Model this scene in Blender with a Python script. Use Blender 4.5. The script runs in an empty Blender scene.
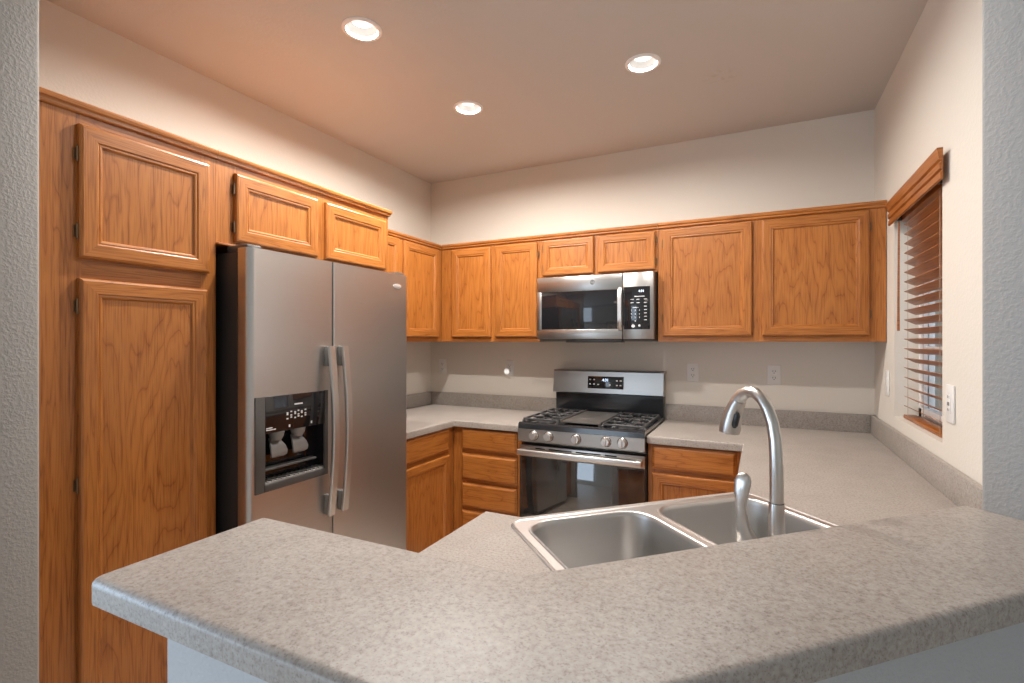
import bpy, bmesh, math, random
from mathutils import Matrix, Vector

# ------------------------------------------------------------------ camera, world, lights, exposure
SC = bpy.context.scene
COL = SC.collection
F_PX, W_PX = 503.75, 1024.0
cam_d = bpy.data.cameras.new('camera')
cam_d.sensor_width = 36.0
cam_d.lens = 36.0 * F_PX / W_PX
cam_d.clip_start = 0.02
cam = bpy.data.objects.new('camera', cam_d)
cam.location = (2.4091, -3.3855, 1.4216)
cam.rotation_euler = (math.pi / 2, 0, 0.459)
COL.objects.link(cam)
SC.camera = cam

SC.view_settings.view_transform = 'Standard'
SC.view_settings.look = 'None'
SC.view_settings.gamma = 1.0
SC.view_settings.use_curve_mapping = False
SC.view_settings.exposure = 0.0

world = bpy.data.worlds.new('world')
SC.world = world
world.use_nodes = True
bg = world.node_tree.nodes['Background']
bg.inputs['Color'].default_value = (0.74, 0.86, 1.0, 1)
bg.inputs['Strength'].default_value = 1.3


def area(name, loc, rot, sx, sy, power, color, shape='RECTANGLE', parent=None):
    d = bpy.data.lights.new(name, 'AREA')
    d.shape = shape
    d.size, d.size_y = sx, sy
    d.energy, d.color = power, color
    o = bpy.data.objects.new(name, d)
    o.location, o.rotation_euler = loc, rot
    COL.objects.link(o)
    if parent:
        o.parent = parent
    return o


XW_OUT = 3.20
# daylight through the living-room windows behind the camera
area('window_daylight_rear', (-1.2, -7.35, 1.35), (math.pi / 2, 0, 0), 2.8, 2.1, 66, (0.66, 0.82, 1.0))
area('window_daylight_side', (-2.85, -5.2, 1.35), (0, -math.pi / 2, 0), 2.1, 2.6, 150, (0.56, 0.76, 1.0))
# daylight on the outer face of the small side window
area('window_daylight_kitchen', (XW_OUT, -0.83, 1.56), (0, math.pi / 2, 0), 0.94, 0.64, 2.5, (0.86, 0.93, 1.0))
# added warm fill light in the living room behind the camera, no fixture seen
area('living_room_fill', (2.2, -5.2, 2.66), (0, 0, 0), 0.5, 0.5, 4, (1.0, 0.84, 0.68))
LAMP_W, LAMP_COL = (28.0, 32.0, 14.0, 9.5), (1.0, 0.955, 0.905)

# ------------------------------------------------------------------ measurements (metres)
XW = 2.9726      # right wall
HC = 2.705       # ceiling
CT = 0.915       # worktop top
BT = 1.07        # raised bar top
UB, UT = 1.421, 2.128
S2 = math.sqrt(0.5)


def TN(t, n):    # diagonal (corner sink) frame: t along the bar, n towards the living room
    return ((t + n) * S2, (t - n) * S2)


# ------------------------------------------------------------------ materials
def newmat(name):
    m = bpy.data.materials.new(name)
    m.use_nodes = True
    nt = m.node_tree
    return m, nt, nt.nodes['Principled BSDF']


def plain(name, col, rough=0.5, metal=0.0, coat=0.0, spec=0.5):
    m, nt, b = newmat(name)
    b.inputs['Base Color'].default_value = (*col, 1)
    b.inputs['Roughness'].default_value = rough
    b.inputs['Metallic'].default_value = metal
    b.inputs['Coat Weight'].default_value = coat
    b.inputs['Specular IOR Level'].default_value = spec
    return m


def emit(name, col, s):
    m, nt, b = newmat(name)
    b.inputs['Base Color'].default_value = (0.8, 0.8, 0.8, 1)
    b.inputs['Emission Color'].default_value = (*col, 1)
    b.inputs['Emission Strength'].default_value = s
    return m


def N(nt, kind, **kw):
    n = nt.nodes.new(kind)
    for k, v in kw.items():
        setattr(n, k, v)
    return n


def math_node(nt, op, a, b=None):
    n = N(nt, 'ShaderNodeMath', operation=op)
    for i, v in enumerate((a, b)):
        if v is None:
            continue
        if isinstance(v, (int, float)):
            n.inputs[i].default_value = v
        else:
            nt.links.new(v, n.inputs[i])
    return n.outputs[0]


def ramp(nt, fac, stops):
    r = N(nt, 'ShaderNodeValToRGB')
    els = r.color_ramp.elements
    while len(els) < len(stops):
        els.new(0.5)
    for e, (p, c) in zip(els, stops):
        e.position = p
        e.color = (*c, 1) if len(c) == 3 else c
    nt.links.new(fac, r.inputs['Fac'])
    return r.outputs['Color']


def mix(nt, kind, fac, a, b):
    m = N(nt, 'ShaderNodeMix', data_type='RGBA', blend_type=kind)
    for sock, v in ((m.inputs[0], fac), (m.inputs[6], a), (m.inputs[7], b)):
        if isinstance(v, (int, float)):
            sock.default_value = v
        elif isinstance(v, tuple):
            sock.default_value = (*v, 1)
        else:
            nt.links.new(v, sock)
    return m.outputs[2]


def oak(name, horizontal=False, figure='straight', tint=(1, 1, 1)):
    m, nt, b = newmat(name)
    tc = N(nt, 'ShaderNodeTexCoord')
    oi = N(nt, 'ShaderNodeObjectInfo')
    sep = N(nt, 'ShaderNodeSeparateXYZ')
    nt.links.new(tc.outputs['Object'], sep.inputs[0])
    flat = math_node(nt, 'ADD', sep.outputs[0], sep.outputs[1])
    off = math_node(nt, 'MULTIPLY', oi.outputs['Random'], 37.0)
    across, along = (sep.outputs[2], flat) if horizontal else (flat, sep.outputs[2])
    across = math_node(nt, 'ADD', across, off)

    def nz(sa, sl, detail, rough=0.5):
        c = N(nt, 'ShaderNodeCombineXYZ')
        nt.links.new(math_node(nt, 'MULTIPLY', across, sa), c.inputs[0])
        nt.links.new(math_node(nt, 'MULTIPLY', along, sl), c.inputs[1])
        nt.links.new(off, c.inputs[2])
        n = N(nt, 'ShaderNodeTexNoise')
        n.inputs['Scale'].default_value = 1.0
        n.inputs['Detail'].default_value = detail
        n.inputs['Roughness'].default_value = rough
        nt.links.new(c.outputs[0], n.inputs['Vector'])
        return n.outputs['Fac']

    if figure == 'cathedral':
        base = nz(4.6, 0.80, 4.0, 0.43)
        rings = math_node(nt, 'FRACT', math_node(nt, 'MULTIPLY', base, 19.0))
    else:
        base = nz(16.0, 0.7, 2.0, 0.45)
        rings = math_node(nt, 'FRACT', math_node(nt, 'MULTIPLY', base, 20.0))
    T = lambda c: tuple(x * y for x, y in zip(c, tint))
    light, mid, dark = T((0.445, 0.164, 0.034)), T((0.405, 0.139, 0.026)), T((0.29, 0.092, 0.014))
    col = ramp(nt, rings, [(0.0, dark), (0.08, mid), (0.45, light), (0.94, mid), (1.0, dark)])
    pores = ramp(nt, nz(240.0, 7.0, 2.0), [(0.36, (0.60, 0.52, 0.44)), (0.50, (1, 1, 1))])
    col = mix(nt, 'MULTIPLY', 0.75, col, pores)
    tone = ramp(nt, nz(3.0, 0.5, 1.0), [(0.3, (0.88, 0.86, 0.84)), (0.7, (1.06, 1.06, 1.06))])
    col = mix(nt, 'MULTIPLY', 1.0, col, tone)
    nt.links.new(col, b.inputs['Base Color'])
    b.inputs['Roughness'].default_value = 0.36
    b.inputs['Coat Weight'].default_value = 0.05
    b.inputs['Coat Roughness'].default_value = 0.25
    bp = N(nt, 'ShaderNodeBump')
    bp.inputs['Strength'].default_value = 0.12
    bp.inputs['Distance'].default_value = 0.0008
    nt.links.new(pores, bp.inputs['Height'])
    nt.links.new(bp.outputs[0], b.inputs['Normal'])
    return m


def steel(name, grain='z', base=(0.49, 0.472, 0.452), rough=0.29):
    """brushed stainless: fine lines running across the given axis stretch"""
    m, nt, b = newmat(name)
    tc = N(nt, 'ShaderNodeTexCoord')
    mp = N(nt, 'ShaderNodeMapping')
    mp.inputs['Scale'].default_value = {'z': (3, 3, 420), 'x': (420, 3, 3), 'v': (420, 420, 3)}[grain]
    nt.links.new(tc.outputs['Object'], mp.inputs[0])
    n = N(nt, 'ShaderNodeTexNoise')
    n.inputs['Scale'].default_value = 1.0
    n.inputs['Detail'].default_value = 3.0
    nt.links.new(mp.outputs[0], n.inputs['Vector'])
    nt.links.new(ramp(nt, n.outputs['Fac'], [(0.25, tuple(x * 0.96 for x in base)), (0.75, base)]), b.inputs['Base Color'])
    nt.links.new(ramp(nt, n.outputs['Fac'], [(0.2, (rough - .02,) * 3), (0.8, (rough + .03,) * 3)]), b.inputs['Roughness'])
    b.inputs['Metallic'].default_value = 1.0
    bp = N(nt, 'ShaderNodeBump')
    bp.inputs['Strength'].default_value = 0.012
    bp.inputs['Distance'].default_value = 0.001
    nt.links.new(n.outputs['Fac'], bp.inputs['Height'])
    nt.links.new(bp.outputs[0], b.inputs['Normal'])
    return m


def paint(name, col, bump=0.35, scale=95.0):
    m, nt, b = newmat(name)
    tc = N(nt, 'ShaderNodeTexCoord')
    n = N(nt, 'ShaderNodeTexNoise')
    n.inputs['Scale'].default_value = scale
    n.inputs['Detail'].default_value = 2.5
    nt.links.new(tc.outputs['Object'], n.inputs['Vector'])
    v = ramp(nt, n.outputs['Fac'], [(0.42, (0, 0, 0)), (0.62, (1, 1, 1))])
    bp = N(nt, 'ShaderNodeBump')
    bp.inputs['Strength'].default_value = bump
    bp.inputs['Distance'].default_value = 0.002
    nt.links.new(v, bp.inputs['Height'])
    nt.links.new(bp.outputs[0], b.inputs['Normal'])
    b.inputs['Base Color'].default_value = (*col, 1)
    b.inputs['Roughness'].default_value = 0.62
    b.inputs['Specular IOR Level'].default_value = 0.3
    return m


def laminate(name):
    m, nt, b = newmat(name)
    tc = N(nt, 'ShaderNodeTexCoord')

    def nz(s, d):
        n = N(nt, 'ShaderNodeTexNoise')
        n.inputs['Scale'].default_value = s
        n.inputs['Detail'].default_value = d
        nt.links.new(tc.outputs['Object'], n.inputs['Vector'])
        return n.outputs['Fac']
    col = ramp(nt, nz(150, 3.0), [(0.30, (0.265, 0.225, 0.195)), (0.43, (0.34, 0.30, 0.266)), (0.58, (0.38, 0.341, 0.307)), (0.72, (0.42, 0.383, 0.35))])
    fleck = ramp(nt, nz(310, 2.0), [(0.33, (0.62, 0.59, 0.57)), (0.43, (1, 1, 1))])
    col = mix(nt, 'MULTIPLY', 0.8, col, fleck)
    cloud = ramp(nt, nz(9, 2.0), [(0.35, (0.95, 0.945, 0.94)), (0.65, (1.03, 1.03, 1.03))])
    col = mix(nt, 'MULTIPLY', 1.0, col, cloud)
    nt.links.new(col, b.inputs['Base Color'])
    b.inputs['Roughness'].default_value = 0.44
    b.inputs['Specular IOR Level'].default_value = 0.45
    return m


def floor_tile():
    m, nt, b = newmat('floor_tile')
    tc = N(nt, 'ShaderNodeTexCoord')
    mp = N(nt, 'ShaderNodeMapping')
    mp.inputs['Rotation'].default_value = (0, 0, math.pi / 4)
    nt.links.new(tc.outputs['Object'], mp.inputs[0])
    br = N(nt, 'ShaderNodeTexBrick')
    br.offset = 0.0
    br.inputs['Scale'].default_value = 1.0
    br.inputs['Brick Width'].default_value = 0.33
    br.inputs['Row Height'].default_value = 0.33
    br.inputs['Mortar Size'].default_value = 0.005
    br.inputs['Color1'].default_value = (0.62, 0.54, 0.46, 1)
    br.inputs['Color2'].default_value = (0.57, 0.49, 0.41, 1)
    br.inputs['Mortar'].default_value = (0.22, 0.18, 0.15, 1)
    nt.links.new(mp.outputs[0], br.inputs['Vector'])
    nt.links.new(br.outputs['Color'], b.inputs['Base Color'])
    b.inputs['Roughness'].default_value = 0.4
    return m


M = dict(
    oak_v=oak('oak_straight_upright'), oak_h=oak('oak_straight_level', True),
    oak_p=oak('oak_cathedral_upright', False, 'cathedral'), oak_ph=oak('oak_cathedral_level', True, 'cathedral'),
    oak_dark=plain('cabinet_interior', (0.22, 0.10, 0.04), 0.6),
    blind=oak('blind_wood', True, 'straight', (0.92, 0.84, 0.75)),
    paint=paint('wall_paint', (0.71, 0.66, 0.585), 0.14), ceil=paint('ceiling_paint', (0.61, 0.575, 0.54), 0.12, 70), grey=paint('grey_paint', (0.33, 0.318, 0.30), 0.30, 120), half=paint('half_wall_daylit_paint', (0.50, 0.51, 0.525), 0.25, 110),  # half wall colour is lighter and bluer to carry the daylight falling on it
    laminate=laminate('speckled_laminate'), floor=floor_tile(),
    steel_h=steel('brushed_steel_level'), steel_v=steel('brushed_steel_upright', 'v'),
    steel_fridge=steel('brushed_steel_fridge', 'z', (0.60, 0.575, 0.55), 0.36),
    steel_sink=steel('satin_steel_sink', 'z', (0.60, 0.59, 0.575), 0.40),
    nickel=plain('brushed_nickel', (0.56, 0.535, 0.505), 0.31, 1.0),
    handle=plain('satin_handle_steel', (0.66, 0.63, 0.60), 0.38, 1.0),
    bronze=plain('antique_hinge_metal', (0.20, 0.13, 0.075), 0.42, 0.8),
    black_gloss=plain('black_glass', (0.012, 0.012, 0.014), 0.05, 0, 0.4),
    oven_glass=plain('oven_glass', (0.030, 0.027, 0.025), 0.04, 0, 0.9, 1.0),
    black=plain('black_plastic', (0.018, 0.018, 0.019), 0.35),
    fridge_side=plain('fridge_side_paint', (0.030, 0.028, 0.028), 0.38),
    iron=plain('cast_iron', (0.055, 0.053, 0.053), 0.48),
    griddle=plain('grey_griddle', (0.17, 0.155, 0.14), 0.40, 0.6),
    enamel=plain('black_enamel', (0.02, 0.021, 0.024), 0.14, 0, 0.3),
    grey_plastic=plain('grey_plastic', (0.22, 0.21, 0.20), 0.35),
    dark_grey=plain('dark_grey_plastic', (0.075, 0.072, 0.070), 0.32),
    white_plastic=plain('white_plastic', (0.78, 0.76, 0.73), 0.35),
    slot=plain('socket_slot', (0.05, 0.045, 0.04), 0.6),
    reflector=plain('lamp_reflector', (0.60, 0.59, 0.57), 0.45),
    white_trim=plain('white_lamp_trim', (0.90, 0.89, 0.87), 0.35),
    vinyl=plain('white_vinyl_frame', (0.78, 0.79, 0.80), 0.4),
    lens=emit('lamp_lens', (1.0, 0.98, 0.95), 1.7),
    print=plain('pale_print', (0.62, 0.62, 0.62), 0.5),
    led=emit('blue_white_display', (0.55, 0.75, 1.0), 2.2),
    badge=plain('silver_badge', (0.80, 0.79, 0.78), 0.25, 0.7),
    bulb=emit('night_light_glow', (1.0, 0.97, 0.92), 0.55),
    cord=plain('blind_cord', (0.45, 0.33, 0.22), 0.8),
)
# faint old water mark on the ceiling between the lamps and the window wall
cnt = M['ceil'].node_tree
cb = cnt.nodes['Principled BSDF']
ctc = N(cnt, 'ShaderNodeTexCoord')
cvd = N(cnt, 'ShaderNodeVectorMath', operation='DISTANCE')
cvd.inputs[1].default_value = (2.231, -0.747, HC)
cnt.links.new(ctc.outputs['Object'], cvd.inputs[0])
cn = N(cnt, 'ShaderNodeTexNoise')
cn.inputs['Scale'].default_value = 45.0
cnt.links.new(ctc.outputs['Object'], cn.inputs['Vector'])
cm = math_node(cnt, 'MULTIPLY', ramp(cnt, cvd.outputs['Value'], [(0.02, (1, 1, 1)), (0.10, (0, 0, 0))]), ramp(cnt, cn.outputs['Fac'], [(0.50, (0, 0, 0)), (0.66, (1, 1, 1))]))
cnt.links.new(mix(cnt, 'MIX', math_node(cnt, 'MULTIPLY', cm, 0.40), tuple(cb.inputs['Base Color'].default_value[:3]), (0.42, 0.37, 0.30)), cb.inputs['Base Color'])
g, gnt, gb = newmat('window_glass')
gb.inputs['Transmission Weight'].default_value = 1.0
gb.inputs['Roughness'].default_value = 0.0
gb.inputs['IOR'].default_value = 1.02
M['glass'] = g


# ------------------------------------------------------------------ mesh helpers
class MB:
    def __init__(self):
        self.bm = bmesh.new()

    def _merge(self, t, mat=0):
        for f in t.faces:
            if mat:
                f.material_index = mat
        me = bpy.data.meshes.new('tmp')
        t.to_mesh(me)
        t.free()
        self.bm.from_mesh(me)
        bpy.data.meshes.remove(me)
        return self

    def box(self, a, b, mat=0, bev=0.0, seg=2, mtx=None):
        lo = [min(p, q) for p, q in zip(a, b)]
        hi = [max(p, q) for p, q in zip(a, b)]
        t = bmesh.new()
        bmesh.ops.create_cube(t, size=1.0)
        for v in t.verts:
            v.co = Vector([(l + h) / 2 + c * (h - l) for l, h, c in zip(lo, hi, v.co)])
        if bev:
            bmesh.ops.bevel(t, geom=t.edges[:], offset=min(bev, 0.49 * min(h - l for l, h in zip(lo, hi))), segments=seg, affect='EDGES', profile=0.5)
        if mtx is not None:
            t.transform(mtx)
        return self._merge(t, mat)

    def loft(self, loops, mat=0, closed=True, cap0=True, cap1=True):
        t = bmesh.new()
        L = [[t.verts.new(p) for p in lp] for lp in loops]
        n = len(L[0])
        for a, b in zip(L, L[1:]):
            for i in range(n if closed else n - 1):
                j = (i + 1) % n
                t.faces.new((a[i], a[j], b[j], b[i]))
        if closed and cap0:
            t.faces.new(L[0][::-1])
        if closed and cap1:
            t.faces.new(L[-1])
        bmesh.ops.recalc_face_normals(t, faces=t.faces[:])
        return self._merge(t, mat)

    def prism(self, poly, z0, z1, mat=0, bev=0.0):
        t = bmesh.new()
        lo = [t.verts.new((x, y, z0)) for x, y in poly]
        hi = [t.verts.new((x, y, z1)) for x, y in poly]
        n = len(poly)
        for i in range(n):
            j = (i + 1) % n
            t.faces.new((lo[i], lo[j], hi[j], hi[i]))
        t.faces.new(lo[::-1])
        t.faces.new(hi)
        bmesh.ops.recalc_face_normals(t, faces=t.faces[:])
        if bev:
            bmesh.ops.bevel(t, geom=t.edges[:], offset=bev, segments=2, affect='EDGES', profile=0.5)
        return self._merge(t, mat)

    def tube(self, pts, r, mat=0, seg=14, squash=None):
        pts = [Vector(p) for p in pts]
        rs = r if isinstance(r, (list, tuple)) else [r] * len(pts)
        loops, u = [], None
        for i, p in enumerate(pts):
            d = (pts[min(i + 1, len(pts) - 1)] - pts[max(i - 1, 0)]).normalized()
            if u is None:
                u = d.orthogonal().normalized()
            u = (u - d * u.dot(d)).normalized()
            w = d.cross(u)
            loops.append([p + (u * math.cos(a) + w * math.sin(a)) * rs[i] for a in [2 * math.pi * k / seg for k in range(seg)]])
        return self.loft(loops, mat)

    def sweep(self, pts, wdir, hw, ht, mat=0):
        """flat bar: half width hw along wdir, half thickness ht along the normal of the path"""
        pts = [Vector(p) for p in pts]
        wd = Vector(wdir).normalized()
        loops = []
        for i, p in enumerate(pts):
            d = (pts[min(i + 1, len(pts) - 1)] - pts[max(i - 1, 0)]).normalized()
            nn = d.cross(wd).normalized()
            a = hw[i] if isinstance(hw, list) else hw
            b = ht[i] if isinstance(ht, list) else ht
            loops.append([p + wd * a * x + nn * b * y for x, y in
                          ((-1, -.55), (-.8, -1), (.8, -1), (1, -.55), (1, .55), (.8, 1), (-.8, 1), (-1, .55))])
        return self.loft(loops, mat)

    def lathe(self, prof, c, mat=0, seg=32, axis='z', cap=True):
        rot = {'z': Matrix(), 'y': Matrix.Rotation(math.pi / 2, 4, 'X'), 'x': Matrix.Rotation(math.pi / 2, 4, 'Y')}[axis] if isinstance(axis, str) else axis
        c = Vector(c)
        loops = [[c + rot @ Vector((r * math.cos(a), r * math.sin(a), z)) for a in [2 * math.pi * k / seg for k in range(seg)]] for r, z in prof]
        return self.loft(loops, mat, cap0=cap, cap1=cap)

    def slab(self, outer, holes, z0, z1, mat=0, rnd=0.0, seg=4, skip=lambda a, b: False):
        """flat slab with holes; the upper edge of the outer outline is rounded except where skip() says so"""
        t = bmesh.new()
        edges = []

        def ring(poly):
            vs = [t.verts.new((x, y, z1)) for x, y in poly]
            es = [t.edges.new((vs[i], vs[(i + 1) % len(vs)])) for i in range(len(vs))]
            return vs, es
        ov, oe = ring(outer)
        edges += oe
        for h in holes:
            edges += ring(h)[1]
        bmesh.ops.triangle_fill(t, use_beauty=True, use_dissolve=False, edges=edges)
        top = t.faces[:]
        bmesh.ops.recalc_face_normals(t, faces=top)
        if top[0].normal.z < 0:
            bmesh.ops.reverse_faces(t, faces=top)
        ret = bmesh.ops.extrude_face_region(t, geom=top)
        for v in [e for e in ret['geom'] if isinstance(e, bmesh.types.BMVert)]:
            v.co.z = z0
        bmesh.ops.delete(t, geom=[f for f in top if f.is_valid and False], context='FACES')
        bmesh.ops.recalc_face_normals(t, faces=t.faces[:])
        bmesh.ops.dissolve_limit(t, angle_limit=0.01, verts=t.verts[:], edges=t.edges[:])
        if rnd:
            key = {(round(x, 5), round(y, 5)) for x, y in outer}
            sel = []
            for e in t.edges:
                a, b = e.verts
                if len(e.link_faces) != 2 or abs(a.co.z - z1) > 1e-6 or abs(b.co.z - z1) > 1e-6:
                    continue
                if (round(a.co.x, 5), round(a.co.y, 5)) not in key or (round(b.co.x, 5), round(b.co.y, 5)) not in key:
                    continue
                if all(abs(f.normal.z) > .9 for f in e.link_faces) or skip(a.co, b.co):
                    continue
                sel.append(e)
            bmesh.ops.bevel(t, geom=sel, offset=rnd, segments=seg, affect='EDGES', profile=0.5)
        return self._merge(t, mat)

    def obj(self, name, mats, parent=None, loc=(0, 0, 0), ang=32):
        me = bpy.data.meshes.new(name)
        bmesh.ops.remove_doubles(self.bm, verts=self.bm.verts[:], dist=1e-6)
        self.bm.to_mesh(me)
        self.bm.free()
        for mm in (mats if isinstance(mats, (list, tuple)) else [mats]):
            me.materials.append(mm)
        o = bpy.data.objects.new(name, me)
        COL.objects.link(o)
        if parent is not None:
            W = ROOTS[parent.name]
            me.transform(W.inverted())
            o.parent = parent
            ROOTS[o.name] = W
        else:
            W = Matrix.Translation(Vector(loc))
            me.transform(W.inverted())
            o.matrix_world = W
            ROOTS[o.name] = W
        for p in me.polygons:
            p.use_smooth = True
        me.set_sharp_from_angle(angle=math.radians(ang))
        return o


ROOTS = {}


def tag(o, label, cat, group=None):
    o['label'] = label
    o['category'] = cat
    if group:
        o['group'] = group
    return o


def thing(name, label, cat, loc, rz=0.0, group=None):
    o = bpy.data.objects.new(name, None)
    o.empty_display_size = 0.1
    o.location, o.rotation_euler = loc, (0, 0, rz)
    COL.objects.link(o)
    ROOTS[o.name] = Matrix.Translation(Vector(loc)) @ Matrix.Rotation(rz, 4, 'Z')
    return tag(o, label, cat, group)


def struct(name, mb, m):
    o = mb.obj(name, m)
    o['kind'] = 'structure'
    return o


def lettering(name, text, size, mtx, mat, parent, depth=0.0004):
    c = bpy.data.curves.new('glyphs', 'FONT')
    c.body, c.size, c.extrude = text, size, depth
    c.align_x, c.align_y = 'CENTER', 'CENTER'
    tmp = bpy.data.objects.new('glyphs', c)
    COL.objects.link(tmp)
    bpy.context.view_layer.update()
    me = bpy.data.meshes.new_from_object(tmp.evaluated_get(bpy.context.evaluated_depsgraph_get()))
    bpy.data.objects.remove(tmp)
    me.transform(mtx)
    b = MB()
    b.bm.from_mesh(me)
    return b.obj(name, mat, parent)


def rrect(x0, x1, y0, y1, r, seg=6):
    out = []
    for cx, cy, a0 in ((x1 - r, y1 - r, 0), (x0 + r, y1 - r, 90), (x0 + r, y0 + r, 180), (x1 - r, y0 + r, 270)):
        for k in range(seg + 1):
            a = math.radians(a0 + 90 * k / seg)
            out.append((cx + r * math.cos(a), cy + r * math.sin(a)))
    return out


# ------------------------------------------------------------------ the room
YR = -7.5          # rear wall of the living room
XL = -3.0          # far side of the living room
LIGHTS = [(0.940, -1.803), (0.971, -1.015), (1.921, -1.037), (1.90, -1.815)]


def circ(c, r, n=28):
    return [(c[0] + r * math.cos(2 * math.pi * k / n), c[1] + r * math.sin(2 * math.pi * k / n)) for k in range(n)]


struct('floor', MB().box((XL - .15, YR - .15, -.1), (4.2, .15, 0)), M['floor'])
struct('ceiling', MB().slab([(XL - .15, YR - .15), (4.2, YR - .15), (4.2, .15), (XL - .15, .15)],
                            [circ(c, .066) for c in LIGHTS], HC, HC + .1), M['ceil'])
struct('wall_back', MB().box((-.15, 0, 0), (3.72, .15, HC)), M['paint'])
struct('wall_left', MB().box((-.15, -2.75, 0), (0, 0, HC)), M['paint'])
JX = .717
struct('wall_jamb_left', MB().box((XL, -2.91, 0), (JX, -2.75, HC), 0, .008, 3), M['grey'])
# right wall with its window opening
WY0, WY1, WZ0, WZ1 = -1.160, -.462, 1.070, 2.03
b = MB()
b.box((XW, -1.9, 0), (XW + .15, WY0, HC))
b.box((XW, WY1, 0), (XW + .15, 0, HC))
b.box((XW, WY0, 0), (XW + .15, WY1, WZ0))
b.box((XW, WY0, WZ1), (XW + .15, WY1, HC))
struct('wall_right', b, M['paint'])
# the stub of full-height wall at the end of the bar, on the diagonal
A45 = Matrix.Rotation(math.pi / 4, 4, 'Z')
TE = .5785
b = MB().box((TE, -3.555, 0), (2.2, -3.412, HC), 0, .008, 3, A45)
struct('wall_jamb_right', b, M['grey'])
# half wall below the raised bar: a straight run, then the diagonal run
nA, nB = 3.412, 3.54


def nline(n, y):   # x on the diagonal line n at given y
    return n / S2 + y


b = MB().prism([(1.545, -2.73), (nline(nA, -2.73), -2.73), TN(TE - .002, nA), TN(TE - .002, nB), (nline(nB, -2.90), -2.90), (1.545, -2.90)], 0, 1.033)
struct('wall_half_bar', b, M['half'])
# living room around and behind the camera
b = MB()
b.box((XL - .15, YR, 0), (XL, -6.5, HC)); b.box((XL - .15, -3.9, 0), (XL, -2.75, HC))
b.box((XL - .15, -6.5, 0), (XL, -3.9, .3)); b.box((XL - .15, -6.5, 2.4), (XL, -3.9, HC))
struct('wall_living_left', b, M['paint'])
b = MB()
b.box((XL, YR - .15, 0), (-2.7, YR, HC)); b.box((.3, YR - .15, 0), (4.2, YR, HC))
b.box((-2.7, YR - .15, 0), (.3, YR, .3)); b.box((-2.7, YR - .15, 2.4), (.3, YR, HC))
struct('wall_rear', b, M['paint'])
struct('wall_living_right', MB().box((4.05, YR, 0), (4.2, -.9, HC)), M['paint'])


def window_unit(name, fn, u0, u1, w0, w1, nu, nw, bar=.02, fr=.05, parts=True):
    """fn(u, w, d) gives a point; a vinyl frame with muntins and one pane"""
    b = MB()
    for a, c in (((u0, w0), (u0 + fr, w1)), ((u1 - fr, w0), (u1, w1)), ((u0, w0), (u1, w0 + fr)), ((u0, w1 - fr), (u1, w1))):
        b.box(fn(a[0], a[1], 0), fn(c[0], c[1], .05), 0, .004)
    for k in range(1, nu):
        u = u0 + (u1 - u0) * k / nu
        b.box(fn(u - bar / 2, w0, .015), fn(u + bar / 2, w1, .035))
    for k in range(1, nw):
        w = w0 + (w1 - w0) * k / nw
        b.box(fn(u0, w - bar / 2, .015), fn(u1, w + bar / 2, .035))
    o = struct(name, b, M['vinyl'])
    p = MB().box(fn(u0 + fr, w0 + fr, .023), fn(u1 - fr, w1 - fr, .027)).obj('pane', M['glass'], o)
    return o


window_unit('window_1', lambda u, w, d: (XW + .09 + d, u, w), WY0, WY1, WZ0, WZ1, 2, 3)
window_unit('window_2', lambda u, w, d: (u, YR - .10 + d, w), -2.7, .3, .3, 2.4, 3, 1, .07, .07)
window_unit('window_3', lambda u, w, d: (XL - .10 + d, u, w), -6.5, -3.9, .3, 2.4, 2, 1, .07, .07)


# ------------------------------------------------------------------ recessed ceiling lamps
for i, c in enumerate(LIGHTS):
    lab = ['white recessed ceiling lamp above the two-door refrigerator',
           'white recessed ceiling lamp in the back corner over the counter bend',
           'white recessed ceiling lamp in front of the microwave and range',
           'white recessed ceiling lamp over the corner sink'][i]
    t = thing('recessed_ceiling_lamp', lab, 'ceiling lamp', (c[0], c[1], HC), 0, 'recessed kitchen ceiling lamps')
    MB().lathe([(.062, .002), (.080, .002), (.081, -.003), (.076, -.007), (.064, -.006), (.062, .0)], (*c, HC), 0, 40, cap=False).obj('trim_ring', M['white_trim'], t)
    MB().lathe([(.064, -.004), (.0625, .004), (.056, .022), (.050, .036), (.040, .040)], (*c, HC), 0, 40, cap=False).obj('reflector', M['reflector'], t)
    MB().lathe([(.0455, .036), (.042, .030), (.030, .026), (.015, .0245), (.002, .024)], (*c, HC), 0, 40).obj('lens', M['lens'], t)
    MB().lathe([(.064, .003), (.064, .095), (.01, .099)], (*c, HC), 0, 24, cap=False).obj('housing', M['grey_plastic'], t)
    l = area("lamp_light", (0, 0, .006), (0, 0, 0), .080, .085, LAMP_W[i], LAMP_COL, 'DISK', t)


# ------------------------------------------------------------------ cabinets
def face_back(yf):      # front on a plane facing the camera: u = x
    return lambda u, w, d: Vector((u, yf - d, w))


def face_left(xf):      # front of the run on the left wall: u = y
    return lambda u, w, d: Vector((xf + d, u, w))


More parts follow.
